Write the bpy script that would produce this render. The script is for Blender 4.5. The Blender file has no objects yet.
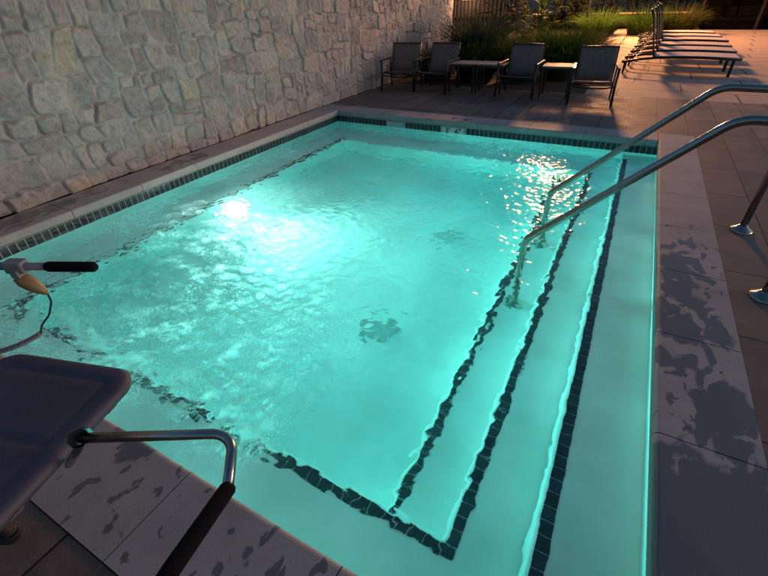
import bpy, math, random
import numpy as np
from mathutils import Vector, Matrix, noise as mnoise

random.seed(7)
rng = np.random.default_rng(7)
scene = bpy.context.scene
COL = scene.collection
PI = math.pi

# ------------------------------------------------------------------ helpers
class MB:
    """collects geometry for ONE mesh object"""
    def __init__(s):
        s.v = []; s.f = []; s.sm = []
    def add(s, verts, faces, smooth=False):
        o = len(s.v)
        s.v.extend([tuple(p) for p in verts])
        s.f.extend([tuple(i + o for i in f) for f in faces])
        s.sm.extend([smooth] * len(faces))
    def box(s, x0, x1, y0, y1, z0, z1, M=None):
        vs = [(x0,y0,z0),(x1,y0,z0),(x1,y1,z0),(x0,y1,z0),(x0,y0,z1),(x1,y0,z1),(x1,y1,z1),(x0,y1,z1)]
        if M is not None: vs = [M @ Vector(p) for p in vs]
        s.add(vs, [(0,3,2,1),(4,5,6,7),(0,1,5,4),(1,2,6,5),(2,3,7,6),(3,0,4,7)])
    def rbox(s, x0, x1, y0, y1, z0, z1, r, n=3, M=None):
        """box with rounded vertical corners and softened top/bottom edge"""
        ring = []
        for cx, cy, a0 in ((x1-r,y1-r,0),(x0+r,y1-r,PI/2),(x0+r,y0+r,PI),(x1-r,y0+r,1.5*PI)):
            for k in range(n+1):
                a = a0 + PI/2*k/n
                ring.append((cx+r*math.cos(a), cy+r*math.sin(a)))
        mx, my = (x0+x1)/2, (y0+y1)/2
        e = min(r, (z1-z0)/2)*0.6
        def sh(d): return [(px-(d if px>mx else -d), py-(d if py>my else -d)) for px,py in ring]
        lv = [(sh(e), z0), (sh(e*0.3), z0+e*0.3), (ring, z0+e), (ring, z1-e), (sh(e*0.3), z1-e*0.3), (sh(e), z1)]
        vs = []; fs = []; m = len(ring)
        for rr, z in lv: vs += [(px,py,z) for px,py in rr]
        for l in range(len(lv)-1):
            for i in range(m):
                j = (i+1) % m
                fs.append((l*m+i, l*m+j, (l+1)*m+j, (l+1)*m+i))
        fs.append(tuple(reversed(range(m)))); fs.append(tuple(range((len(lv)-1)*m, len(lv)*m)))
        if M is not None: vs = [M @ Vector(p) for p in vs]
        s.add(vs, fs, False)
    def tube(s, pts, r, n=12, cap=True, radii=None):
        pts = [Vector(p) for p in pts]
        m = len(pts)
        t0 = (pts[1]-pts[0]).normalized()
        u = t0.orthogonal().normalized()
        vs = []
        for i, p in enumerate(pts):
            if i == 0: t = (pts[1]-pts[0])
            elif i == m-1: t = pts[-1]-pts[-2]
            else: t = (pts[i+1]-p).normalized() + (p-pts[i-1]).normalized()
            t.normalize()
            u = (u - t*u.dot(t)).normalized()
            w = t.cross(u)
            rr = radii[i] if radii else r
            for k in range(n):
                a = 2*PI*k/n
                vs.append(p + (u*math.cos(a)+w*math.sin(a))*rr)
        fs = []
        for i in range(m-1):
            for k in range(n):
                j = (k+1) % n
                fs.append((i*n+k, i*n+j, (i+1)*n+j, (i+1)*n+k))
        s.add(vs, fs, True)
        if cap:
            s.add([vs[k] for k in range(n)], [tuple(reversed(range(n)))])
            s.add([vs[(m-1)*n+k] for k in range(n)], [tuple(range(n))])
    def disc(s, c, r0, r1, z0, z1, n=28, ax='z'):
        """a short lathe: list of (radius, height) handled by lathe()"""
        s.lathe(c, [(0,z0),(r0,z0),(r1,z1),(0,z1)], n)
    def lathe(s, c, prof, n=28, M=None):
        vs = []; fs = []
        for r, z in prof:
            for k in range(n):
                a = 2*PI*k/n
                vs.append(Vector((r*math.cos(a), r*math.sin(a), z)))
        for i in range(len(prof)-1):
            for k in range(n):
                j = (k+1) % n
                fs.append((i*n+k, i*n+j, (i+1)*n+j, (i+1)*n+k))
        if M is not None: vs = [M @ p for p in vs]
        vs = [p + Vector(c) for p in vs]
        s.add(vs, fs, True)
    def extrude(s, prof, axis, a, b, cap=True, smooth=False):
        """2D profile (u,z) swept along axis 'x' or 'y' from a to b. for 'y' u is x, for 'x' u is y"""
        m = len(prof)
        f3 = (lambda u, z, t: (u, t, z)) if axis == 'y' else (lambda u, z, t: (t, u, z))
        vs = [f3(u,z,a) for u,z in prof] + [f3(u,z,b) for u,z in prof]
        fs = [(i, (i+1) % m, m+(i+1) % m, m+i) for i in range(m)]
        if cap: fs += [tuple(range(m)), tuple(range(2*m-1, m-1, -1))]
        s.add(vs, fs, smooth)
    def build(s, name, mat=None, parent=None, recalc=True):
        me = bpy.data.meshes.new(name)
        me.from_pydata(s.v, [], s.f)
        me.polygons.foreach_set('use_smooth', s.sm)
        if recalc:
            import bmesh
            bm = bmesh.new(); bm.from_mesh(me)
            bmesh.ops.remove_doubles(bm, verts=bm.verts, dist=1e-5)
            bmesh.ops.recalc_face_normals(bm, faces=bm.faces)
            bm.to_mesh(me); bm.free()
        me.update()
        if mat: me.materials.append(mat)
        o = bpy.data.objects.new(name, me)
        COL.objects.link(o)
        if parent is not None: o.parent = parent
        return o

def fillet(pts, rad, n=8):
    pts = [Vector(p) for p in pts]
    out = [pts[0]]
    for i in range(1, len(pts)-1):
        r = rad[i] if isinstance(rad, (list, tuple)) else rad
        a, b, c = pts[i-1], pts[i], pts[i+1]
        d1 = (a-b).normalized(); d2 = (c-b).normalized()
        ang = d1.angle(d2)
        if r <= 0 or ang > 3.1: out.append(b); continue
        t = min(r/math.tan(ang/2), (a-b).length*.49, (c-b).length*.49)
        r2 = t*math.tan(ang/2)
        cen = b + (d1+d2).normalized()*(r2/math.sin(ang/2))
        p1 = b+d1*t-cen; p2 = b+d2*t-cen
        for k in range(n+1):
            th_ = p1.angle(p2)
            out.append(cen + (p1*math.sin((1-k/n)*th_)+p2*math.sin(k/n*th_))/math.sin(th_))
    out.append(pts[-1])
    return out

def empty(name, loc=(0,0,0), rz=0):
    o = bpy.data.objects.new(name, None)
    o.empty_display_size = .1
    o.location = loc; o.rotation_euler = (0,0,rz)
    COL.objects.link(o)
    return o
def tag(o, label=None, cat=None, group=None, kind=None):
    if label: o['label'] = label
    if cat: o['category'] = cat
    if group: o['group'] = group
    if kind: o['kind'] = kind
    return o
def copy_tree(o, parent=None):
    c = o.copy(); COL.objects.link(c)
    if parent is not None: c.parent = parent
    for ch in [x for x in list(COL.objects) if x.parent == o]:
        copy_tree(ch, c)
    return c

# value noise fbm in numpy -------------------------------------------------
_perm = rng.random((256,256))
def vnoise(x, y):
    xi = np.floor(x).astype(int); yi = np.floor(y).astype(int)
    fx = x-xi; fy = y-yi
    fx = fx*fx*fx*(fx*(fx*6-15)+10); fy = fy*fy*fy*(fy*(fy*6-15)+10)
    a = _perm[xi & 255, yi & 255]; b = _perm[(xi+1) & 255, yi & 255]
    c = _perm[xi & 255, (yi+1) & 255]; d = _perm[(xi+1) & 255, (yi+1) & 255]
    return (a*(1-fx)+b*fx)*(1-fy)+(c*(1-fx)+d*fx)*fy - .5
def fbm(x, y, sc, oc=4, gain=.5):
    v = 0; amp = 1.; th = .6
    for k in range(oc):
        c, s = math.cos(th*k+.3), math.sin(th*k+.3)
        v = v + amp*vnoise((x*c-y*s)*sc+17.3*k, (x*s+y*c)*sc+5.1*k)
        amp *= gain; sc *= 2.03
    return v

# ------------------------------------------------------------------ materials
def newmat(name):
    m = bpy.data.materials.new(name); m.use_nodes = True
    nt = m.node_tree; nt.nodes.clear()
    out = nt.nodes.new('ShaderNodeOutputMaterial')
    return m, nt, out
class N:
    def __init__(s, nt): s.nt = nt
    def __call__(s, t, **kw):
        n = s.nt.nodes.new('ShaderNode'+t)
        for k, v in kw.items():
            if hasattr(n, k) and k not in n.inputs: setattr(n, k, v)
            else: n.inputs[k.replace('_',' ')].default_value = v
        return n
    def link(s, a, b): s.nt.links.new(a, b)
def ramp(n, stops, src):
    r = n('ValToRGB')
    e = r.color_ramp.elements
    while len(e) < len(stops): e.new(.5)
    for i, (p, c) in enumerate(stops):
        e[i].position = p
        e[i].color = (c,c,c,1) if isinstance(c, (int,float)) else (*c,1)
    n.link(src, r.inputs[0])
    return r
def coords(n, scale=(1,1,1)):
    tc = n('TexCoord'); mp = n('Mapping')
    mp.inputs['Scale'].default_value = scale
    n.link(tc.outputs['Object'], mp.inputs[0])
    return mp.outputs[0]
def math2(n, op, a, b=None, clamp=False):
    m = n('Math'); m.operation = op; m.use_clamp = clamp
    for i, x in enumerate((a, b)):
        if x is None: continue
        if isinstance(x, (int,float)): m.inputs[i].default_value = x
        else: n.link(x, m.inputs[i])
    return m.outputs[0]
def mixc(n, fac, a, b):
    m = n('Mix'); m.data_type = 'RGBA'
    if isinstance(fac, (int,float)): m.inputs[0].default_value = fac
    else: n.link(fac, m.inputs[0])
    for i, x in ((6,a),(7,b)):
        if isinstance(x, tuple): m.inputs[i].default_value = (*x,1)
        else: n.link(x, m.inputs[i])
    return m.outputs[2]

def simple(name, col, rough=.5, metal=0., var=.15, scale=6., bump=0., bscale=80., coat=0., spec=.5):
    m, nt, out = newmat(name); n = N(nt)
    b = n('BsdfPrincipled'); b.inputs['Metallic'].default_value = metal
    b.inputs['Specular IOR Level'].default_value = spec
    co = coords(n)
    t = n('TexNoise'); t.inputs['Scale'].default_value = scale; t.inputs['Detail'].default_value = 6
    n.link(co, t.inputs['Vector'])
    lo = tuple(c*(1-var) for c in col); hi = tuple(min(1,c*(1+var)) for c in col)
    r = ramp(n, [(.3,lo),(.7,hi)], t.outputs[0])
    n.link(r.outputs[0], b.inputs['Base Color'])
    rr = ramp(n, [(.3,max(0,rough-.08)),(.7,min(1,rough+.08))], t.outputs[0])
    n.link(rr.outputs[0], b.inputs['Roughness'])
    if bump:
        t2 = n('TexNoise'); t2.inputs['Scale'].default_value = bscale; t2.inputs['Detail'].default_value = 4
        n.link(co, t2.inputs['Vector'])
        bp = n('Bump'); bp.inputs['Strength'].default_value = bump; bp.inputs['Distance'].default_value = .004
        n.link(t2.outputs[0], bp.inputs['Height']); n.link(bp.outputs[0], b.inputs['Normal'])
    n.link(b.outputs[0], out.inputs[0])
    return m

def emit(name, col, strength):
    m, nt, out = newmat(name); n = N(nt)
    e = n('Emission'); e.inputs[0].default_value = (*col,1); e.inputs[1].default_value = strength
    n.link(e.outputs[0], out.inputs[0])
    return m

M = {}
M['steel'] = simple('stainless_steel', (.38,.34,.30), .2, 1., .06, 30, .05, 300)
M['plaster'] = simple('pool_plaster', (.82,.86,.84), .6, 0, .17, 1.7, .15, 40)
M['tile'] = simple('dark_tile', (.022,.036,.040), .15, 0, .5, 9, 0)
M['grout'] = simple('grout', (.42,.44,.42), .8, 0, .1, 30, .2)
M['white_tile'] = simple('white_tile', (.75,.77,.74), .25, 0, .04, 8)
M['skim'] = simple('skimmer_plastic', (.45,.52,.49), .4, 0, .08, 12)
M['ink'] = simple('black_ink', (.015,.015,.015), .5, 0, .1, 20)
M['dark_metal'] = simple('dark_powder_coat', (.022,.018,.016), .38, .3, .2, 12, .05)
M['sling'] = simple('sling_mesh', (.175,.118,.102), .75, 0, .18, 22, .5, 420)
M['sling_pale'] = simple('lounger_sling', (.58,.47,.41), .75, 0, .10, 18, .4, 380)
M['table_top'] = simple('table_top', (.27,.22,.19), .6, 0, .15, 10, .05)
M['pad'] = simple('lift_pad', (.056,.053,.074), .6, 0, .25, 5, .22, 160)
M['foam_grip'] = simple('black_foam', (.004,.004,.005), .9, 0, .3, 60, .4, 500, spec=.15)
M['yellow_plastic'] = simple('yellow_plastic', (.22,.15,.06), .4, 0, .1, 20)
M['grey_plastic'] = simple('grey_plastic', (.20,.19,.20), .5, 0, .15, 20)
M['lift_paint'] = simple('lift_paint', (.16,.17,.20), .4, .2, .1, 10)
M['black_rubber'] = simple('black_rubber', (.008,.008,.008), .7, 0, .2, 30)
M['soil'] = simple('soil', (.045,.032,.022), .95, 0, .5, 14, 1., 60)
M['fence_wood'] = simple('fence_wood', (.036,.030,.036), .7, 0, .3, 5, .3, 40)
M['dark_wood'] = simple('dark_wood', (.003,.0025,.0022), .9, 0, .4, 4, .3, 40, spec=.0)
M['dark_cushion'] = simple('dark_cushion', (.005,.004,.0035), .95, 0, .3, 9, .4, 200, spec=.0)
M['grate'] = simple('drain_grate', (.52,.60,.58), .5, 0, .2, 20)

def leaf_mat(name, col, var=.45):
    m, nt, out = newmat(name); n = N(nt)
    b = n('BsdfPrincipled'); b.inputs['Roughness'].default_value = .7; b.inputs['Specular IOR Level'].default_value = .15
    co = coords(n)
    t = n('TexNoise'); t.inputs['Scale'].default_value = 9; t.inputs['Detail'].default_value = 3
    n.link(co, t.inputs['Vector'])
    r = ramp(n, [(.3,tuple(c*(1-var) for c in col)),(.7,tuple(c*(1+var) for c in col))], t.outputs[0])
    n.link(r.outputs[0], b.inputs['Base Color'])
    tr = n('BsdfTranslucent'); n.link(r.outputs[0], tr.inputs[0])
    mx = n('MixShader'); mx.inputs[0].default_value = .42
    n.link(b.outputs[0], mx.inputs[1]); n.link(tr.outputs[0], mx.inputs[2])
    n.link(mx.outputs[0], out.inputs[0])
    return m
M['grass'] = leaf_mat('grass_blades', (.042,.088,.013))
M['grass_yellow'] = leaf_mat('dry_grass_blades', (.060,.066,.012))
M['spiky'] = leaf_mat('blue_green_blades', (.04,.062,.042))
M['broad'] = leaf_mat('broad_leaf', (.15,.22,.03), .3)
M['hedge'] = leaf_mat('hedge_leaf', (.012,.015,.006))

# --- pavers
def paver_mat():
    m, nt, out = newmat('paver_deck'); n = N(nt)
    b = n('BsdfPrincipled')
    co = coords(n)
    geo = n('SeparateXYZ'); n.link(co, geo.inputs[0])
    # stack bond: .38 in x, .76 in y
    PX, PY = .375, .765
    u = math2(n, 'DIVIDE', math2(n, 'ADD', geo.outputs[0], -.068+PX*40), PX)
    v = math2(n, 'DIVIDE', math2(n, 'ADD', geo.outputs[1], -.17+PY*20), PY)
    fu = math2(n, 'FRACT', u); fv = math2(n, 'FRACT', v)
    du = math2(n, 'MULTIPLY', math2(n, 'MINIMUM', fu, math2(n, 'SUBTRACT', 1., fu)), PX)
    dv = math2(n, 'MULTIPLY', math2(n, 'MINIMUM', fv, math2(n, 'SUBTRACT', 1., fv)), PY)
    dd = math2(n, 'MINIMUM', du, dv)
    ns = n('TexNoise'); ns.inputs['Scale'].default_value = 30; ns.inputs['Detail'].default_value = 3
    n.link(co, ns.inputs['Vector'])
    dd2 = math2(n, 'ADD', dd, math2(n, 'MULTIPLY', math2(n, 'SUBTRACT', ns.outputs[0], .5), .004))
    j = ramp(n, [(.0,1.),(.0045/.05,1.),(.008/.05,0.)], math2(n, 'MULTIPLY', dd2, 1/.05))
    # per paver tone
    cu = math2(n, 'FLOOR', u); cv = math2(n, 'FLOOR', v)
    cx = n('CombineXYZ'); n.link(cu, cx.inputs[0]); n.link(cv, cx.inputs[1])
    wn = n('TexWhiteNoise'); n.link(cx.outputs[0], wn.inputs[0])
    base = ramp(n, [(0.,(.125,.092,.078)),(.5,(.160,.116,.097)),(1.,(.20,.147,.12))], wn.outputs[0])
    t = n('TexNoise'); t.inputs['Scale'].default_value = 3.5; t.inputs['Detail'].default_value = 8; t.inputs['Roughness'].default_value = .65
    n.link(co, t.inputs['Vector'])
    st = ramp(n, [(.3,.6),(.65,1.15)], t.outputs[0])
    mx = n('Mix'); mx.data_type = 'RGBA'; mx.blend_type = 'MULTIPLY'; mx.inputs[0].default_value = 1
    n.link(base.outputs[0], mx.inputs[6]); n.link(st.outputs[0], mx.inputs[7])
    colr = mixc(n, j.outputs[0], mx.outputs[2], (.014,.011,.009))
    n.link(colr, b.inputs['Base Color'])
    t2 = n('TexNoise'); t2.inputs['Scale'].default_value = 160; t2.inputs['Detail'].default_value = 5
    n.link(co, t2.inputs['Vector'])
    hh = math2(n, 'SUBTRACT', math2(n, 'MULTIPLY', t2.outputs[0], .3), math2(n, 'MULTIPLY', j.outputs[0], .12))
    hh = math2(n, 'ADD', hh, math2(n, 'MULTIPLY', t.outputs[0], .5))
    bp = n('Bump'); bp.inputs['Strength'].default_value = .6; bp.inputs['Distance'].default_value = .006
    n.link(hh, bp.inputs['Height']); n.link(bp.outputs[0], b.inputs['Normal'])
    rr = ramp(n, [(.3,.5),(.7,.8)], t.outputs[0])
    n.link(rr.outputs[0], b.inputs['Roughness'])
    n.link(b.outputs[0], out.inputs[0])
    return m
M['paver'] = paver_mat()

def concrete_mat(name, c0, c1, joints=None):
    m, nt, out = newmat(name); n = N(nt)
    b = n('BsdfPrincipled'); co = coords(n)
    t = n('TexNoise'); t.inputs['Scale'].default_value = 2.2; t.inputs['Detail'].default_value = 9; t.inputs['Roughness'].default_value = .6
    n.link(co, t.inputs['Vector'])
    r = ramp(n, [(.3,c0),(.7,c1)], t.outputs[0])
    col = r.outputs[0]
    t2 = n('TexNoise'); t2.inputs['Scale'].default_value = 120; t2.inputs['Detail'].default_value = 4
    n.link(co, t2.inputs['Vector'])
    hh = t2.outputs[0]
    if joints:
        sx = n('SeparateXYZ'); n.link(co, sx.inputs[0])
        f = math2(n, 'FRACT', math2(n, 'DIVIDE', math2(n, 'ADD', sx.outputs[1], 100*joints-10.96+0.0), joints))
        f = math2(n, 'MINIMUM', f, math2(n, 'SUBTRACT', 1., f))
        row = math2(n, 'FLOOR', math2(n, 'DIVIDE', math2(n, 'ADD', sx.outputs[1], 100*joints-10.96), joints))
        xo = math2(n, 'ADD', sx.outputs[0], math2(n, 'MULTIPLY', row, .83))
        fx = math2(n, 'FRACT', math2(n, 'DIVIDE', math2(n, 'ADD', xo, 50.), 1.9))
        fx = math2(n, 'MINIMUM', fx, math2(n, 'SUBTRACT', 1., fx))
        d = math2(n, 'MINIMUM', math2(n, 'MULTIPLY', f, joints), math2(n, 'MULTIPLY', fx, 1.9))
        j = ramp(n, [(0.,1.),(.12,1.),(.2,0.)], math2(n, 'MULTIPLY', d, 10.))
        col = mixc(n, j.outputs[0], col, (.04,.028,.022))
        hh = math2(n, 'SUBTRACT', hh, math2(n, 'MULTIPLY', j.outputs[0], .4))
    n.link(col, b.inputs['Base Color'])
    bp = n('Bump'); bp.inputs['Strength'].default_value = .3; bp.inputs['Distance'].default_value = .003
    n.link(hh, bp.inputs['Height']); n.link(bp.outputs[0], b.inputs['Normal'])
    b.inputs['Roughness'].default_value = .75
    n.link(b.outputs[0], out.inputs[0])
    return m
M['concrete'] = concrete_mat('concrete_deck', (.34,.245,.185), (.45,.33,.255), .83)

# --- coping concrete with wet splashes (the splashes have a shape of their own)
def coping_mat():
    m, nt, out = newmat('coping_concrete'); n = N(nt)
    b = n('BsdfPrincipled'); co = coords(n)
    t = n('TexNoise'); t.inputs['Scale'].default_value = 2.6; t.inputs['Detail'].default_value = 9; t.inputs['Roughness'].default_value = .62
    n.link(co, t.inputs['Vector'])
    base = ramp(n, [(.3,(.27,.248,.240)),(.7,(.38,.348,.332))], t.outputs[0])
    sx = n('SeparateXYZ'); n.link(co, sx.inputs[0])
    X, Y = sx.outputs[0], sx.outputs[1]
    def blob(cx, cy, rx, ry):
        a = math2(n, 'DIVIDE', math2(n, 'SUBTRACT', X, cx), rx); c = math2(n, 'DIVIDE', math2(n, 'SUBTRACT', Y, cy), ry)
        d = math2(n, 'SQRT', math2(n, 'ADD', math2(n, 'MULTIPLY', a, a), math2(n, 'MULTIPLY', c, c)))
        return math2(n, 'SUBTRACT', 1., d, True)
    mask = None
    for bl in ((.58,2.45,.30,.75), (.60,3.15,.28,.55), (.72,1.75,.25,.5), (-1.55,.46,.24,.14), (-.25,.25,.3,.2), (-3.2,.25,.6,.25),
               (-4.72,1.6,.22,1.1), (-4.7,3.3,.2,.6)):
        q = blob(*bl)
        mask = q if mask is None else math2(n, 'MAXIMUM', mask, q)
    wn = n('TexNoise'); wn.inputs['Scale'].default_value = 6.5; wn.inputs['Detail'].default_value = 3.5; wn.inputs['Roughness'].default_value = .5; wn.inputs['Distortion'].default_value = .6
    mp = n('Mapping'); mp.inputs['Scale'].default_value = (1.25,.8,1); n.link(co, mp.inputs[0])
    n.link(mp.outputs[0], wn.inputs['Vector'])
    val = math2(n, 'ADD', wn.outputs[0], math2(n, 'MULTIPLY', mask, .31))
    wet = ramp(n, [(0.,0.),(.615,0.),(.665,1.)], val)
    wn2 = n('TexNoise'); wn2.inputs['Scale'].default_value = 13.; wn2.inputs['Detail'].default_value = 2.; wn2.inputs['Distortion'].default_value = .4
    n.link(mp.outputs[0], wn2.inputs['Vector'])
    m2 = None
    for bl in ((-1.45,.28,.5,.35),(-.7,.25,.4,.3),(.66,1.75,.35,.5),(.66,3.2,.3,.9)):
        q = blob(*bl); m2 = q if m2 is None else math2(n, 'MAXIMUM', m2, q)
    drops = ramp(n, [(0.,0.),(.655,0.),(.69,1.)], math2(n, 'ADD', wn2.outputs[0], math2(n, 'MULTIPLY', m2, .09)))
    drops = math2(n, 'MULTIPLY', drops.outputs[0], math2(n, 'MULTIPLY', m2, 8., True))
    wetm = math2(n, 'MULTIPLY', wet.outputs[0], math2(n, 'MULTIPLY', mask, 5., True))
    wetm = math2(n, 'MAXIMUM', wetm, drops)
    # the slab nearest the camera on the right is soaked right through
    edge_ = math2(n, 'ADD', math2(n, 'SUBTRACT', 1.56, Y), math2(n, 'MULTIPLY', math2(n, 'SUBTRACT', wn.outputs[0], .5), .9))
    soak = math2(n, 'MULTIPLY', math2(n, 'MULTIPLY', edge_, 14., True), math2(n, 'GREATER_THAN', X, .3))
    wetm = math2(n, 'MAXIMUM', wetm, soak)
    colr = mixc(n, math2(n, 'MULTIPLY', wetm, .72), base.outputs[0], (.07,.066,.07))
    n.link(colr, b.inputs['Base Color'])
    rr = n('Mix'); n.link(wetm, rr.inputs[0]); rr.inputs[2].default_value = .72; rr.inputs[3].default_value = .3
    n.link(rr.outputs[0], b.inputs['Roughness'])
    t2 = n('TexNoise'); t2.inputs['Scale'].default_value = 140; t2.inputs['Detail'].default_value = 5
    n.link(co, t2.inputs['Vector'])
    bp = n('Bump'); bp.inputs['Strength'].default_value = .35; bp.inputs['Distance'].default_value = .003
    n.link(t2.outputs[0], bp.inputs['Height']); n.link(bp.outputs[0], b.inputs['Normal'])
    n.link(b.outputs[0], out.inputs[0])
    return m
M['coping'] = coping_mat()

# --- rubble stone
def stone_mat():
    m, nt, out = newmat('rubble_stone'); n = N(nt)
    b = n('BsdfPrincipled'); co = coords(n)
    at = n('Attribute', attribute_name='tone'); mo = n('Attribute', attribute_name='mortar')
    base = ramp(n, [(0.,(.20,.183,.175)),(.12,(.25,.230,.22)),(.6,(.285,.264,.252)),(.95,(.33,.307,.288)),(.985,(.31,.27,.20)),(1.,(.34,.315,.295))], at.outputs['Fac'])
    t = n('TexNoise'); t.inputs['Scale'].default_value = 14; t.inputs['Detail'].default_value = 10; t.inputs['Roughness'].default_value = .74
    n.link(co, t.inputs['Vector'])
    st = ramp(n, [(.28,.56),(.5,1.),(.72,1.28)], t.outputs[0])
    mx = n('Mix'); mx.data_type = 'RGBA'; mx.blend_type = 'MULTIPLY'; mx.inputs[0].default_value = 1
    n.link(base.outputs[0], mx.inputs[6]); n.link(st.outputs[0], mx.inputs[7])
    mt = n('TexNoise'); mt.inputs['Scale'].default_value = 5; mt.inputs['Detail'].default_value = 6
    n.link(co, mt.inputs['Vector'])
    mcol = ramp(n, [(.3,(.275,.257,.243)),(.7,(.355,.333,.313))], mt.outputs[0])
    colr = mixc(n, mo.outputs['Fac'], mx.outputs[2], mcol.outputs[0])
    # rust stains here and there
    rs = n('TexNoise'); rs.inputs['Scale'].default_value = 2.6; rs.inputs['Detail'].default_value = 5
    n.link(co, rs.inputs['Vector'])
    rm = ramp(n, [(.70,0.),(.76,.6)], rs.outputs[0])
    colr = mixc(n, rm.outputs[0], colr, (.22,.13,.07))
    n.link(colr, b.inputs['Base Color'])
    t2 = n('TexNoise'); t2.inputs['Scale'].default_value = 45; t2.inputs['Detail'].default_value = 8; t2.inputs['Roughness'].default_value = .7
    n.link(co, t2.inputs['Vector'])
    bp = n('Bump'); bp.inputs['Strength'].default_value = .7; bp.inputs['Distance'].default_value = .012
    n.link(t2.outputs[0], bp.inputs['Height']); n.link(bp.outputs[0], b.inputs['Normal'])
    b.inputs['Roughness'].default_value = .9
    n.link(b.outputs[0], out.inputs[0])
    return m
M['stone'] = stone_mat()

# --- water
WATER_ABS = .55
WATER_SCAT = 0.05
def water_mat():
    m, nt, out = newmat('water'); n = N(nt)
    co = coords(n)
    g = n('BsdfGlass'); g.inputs['IOR'].default_value = 1.333; g.inputs['Roughness'].default_value = .09
    g.inputs['Color'].default_value = (1,1,1,1)
    t = n('TexNoise'); t.inputs['Scale'].default_value = 26; t.inputs['Detail'].default_value = 3; t.inputs['Distortion'].default_value = .5
    n.link(co, t.inputs['Vector'])
    bp = n('Bump'); bp.inputs['Strength'].default_value = .12; bp.inputs['Distance'].default_value = .01
    n.link(t.outputs[0], bp.inputs['Height'])
    n.link(bp.outputs[0], g.inputs['Normal'])
    # foam: aerated froth lying on the surface where the jets break it
    fa = n('Attribute', attribute_name='foam')
    def fil(scale, width, dist, det=4):
        q_ = n('TexNoise'); q_.inputs['Scale'].default_value = scale; q_.inputs['Detail'].default_value = det; q_.inputs['Roughness'].default_value = .6; q_.inputs['Distortion'].default_value = dist
        n.link(co, q_.inputs['Vector'])
        ab = math2(n, 'ABSOLUTE', math2(n, 'SUBTRACT', q_.outputs[0], .5))
        return math2(n, 'SUBTRACT', 1., math2(n, 'DIVIDE', ab, width), True)
    f1 = fil(7., .022, 1.5); f2 = fil(17., .05, 1.0)
    pn = n('TexNoise'); pn.inputs['Scale'].default_value = 5.5; pn.inputs['Detail'].default_value = 7; pn.inputs['Roughness'].default_value = .65; pn.inputs['Distortion'].default_value = .8
    n.link(co, pn.inputs['Vector'])
    patch = ramp(n, [(0.,0.),(.44,0.),(.62,1.)], pn.outputs[0])
    sp = n('TexNoise'); sp.inputs['Scale'].default_value = 60; sp.inputs['Detail'].default_value = 3
    n.link(co, sp.inputs['Vector'])
    speck = ramp(n, [(0.,0.),(.565,0.),(.63,1.)], sp.outputs[0])
    line = math2(n, 'MAXIMUM', math2(n, 'MULTIPLY', f1, .9), math2(n, 'MULTIPLY', f2, .7))
    v = math2(n, 'MAXIMUM', math2(n, 'MULTIPLY', line, math2(n, 'ADD', patch.outputs[0], .35)), math2(n, 'MULTIPLY', speck.outputs[0], 1.))
    v = math2(n, 'ADD', v, math2(n, 'MULTIPLY', patch.outputs[0], .55))
    v = math2(n, 'MULTIPLY', v, ramp(n, [(0.,0.),(.07,0.),(.55,1.)], fa.outputs['Fac']).outputs[0], True)
    core = ramp(n, [(0.,0.),(.70,0.),(.98,.9)], math2(n, 'ADD', fa.outputs['Fac'], math2(n, 'MULTIPLY', math2(n, 'SUBTRACT', pn.outputs[0], .5), 1.1)))
    v = math2(n, 'MAXIMUM', v, core.outputs[0])
    fm = n('Math'); fm.operation = 'MULTIPLY'; fm.inputs[1].default_value = .95; n.link(v, fm.inputs[0])
    d = n('BsdfDiffuse'); d.inputs[0].default_value = (.86,.92,.90,1)
    tl = n('BsdfTranslucent'); tl.inputs[0].default_value = (1,1,1,1)
    fx = n('MixShader'); fx.inputs[0].default_value = .93
    n.link(d.outputs[0], fx.inputs[1]); n.link(tl.outputs[0], fx.inputs[2])
    mx = n('MixShader'); n.link(fm.outputs[0], mx.inputs[0])
    n.link(g.outputs[0], mx.inputs[1]); n.link(fx.outputs[0], mx.inputs[2])
    n.link(mx.outputs[0], out.inputs[0])
    va = n('VolumeAbsorption'); va.inputs[0].default_value = (.25,.93,.91,1); va.inputs[1].default_value = WATER_ABS
    if WATER_SCAT:
        vs = n('VolumeScatter'); vs.inputs[0].default_value = (.75,1,.97,1); vs.inputs['Density'].default_value = WATER_SCAT; vs.inputs['Anisotropy'].default_value = .3
        ad = n('AddShader'); n.link(va.outputs[0], ad.inputs[0]); n.link(vs.outputs[0], ad.inputs[1])
        n.link(ad.outputs[0], out.inputs['Volume'])
    else:
        n.link(va.outputs[0], out.inputs['Volume'])
    return m
M['water'] = water_mat()

# ------------------------------------------------------------------ pool
X0, X1, Y0, Y1 = -4.49, .506, .445, 6.46       # inside faces of the walls
ZW = -.18                                      # water level
ZB, ZF = -.58, -1.10                           # bench level, floor
BX0, BX1, BY0, BY1 = -3.97, -.25, .92, 5.83    # inner edge of the ring of benches
R_ = .03
mb = MB()
def rect(x0, x1, y0, y1, z): return [(x0,y0,z),(x1,y0,z),(x1,y1,z),(x0,y1,z)]
loops = [rect(X0,X1,Y0,Y1,-.095), rect(X0,X1,Y0,Y1,ZB)]
for k in range(6):
    a = PI/2*k/5
    e = R_*(1-math.sin(a))
    loops.append(rect(BX0-e,BX1+e,BY0-e,BY1+e, ZB-R_*(1-math.cos(a))))
loops.append(rect(BX0,BX1,BY0,BY1,ZF))
vs = [p for l in loops for p in l]
fs = []
for l in range(len(loops)-1):
    for i in range(4):
        j = (i+1) % 4
        fs.append((l*4+i, (l+1)*4+i, (l+1)*4+j, l*4+j))
L = (len(loops)-1)*4
fs.append((L,L+1,L+2,L+3))
mb.add(vs, fs)
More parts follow.
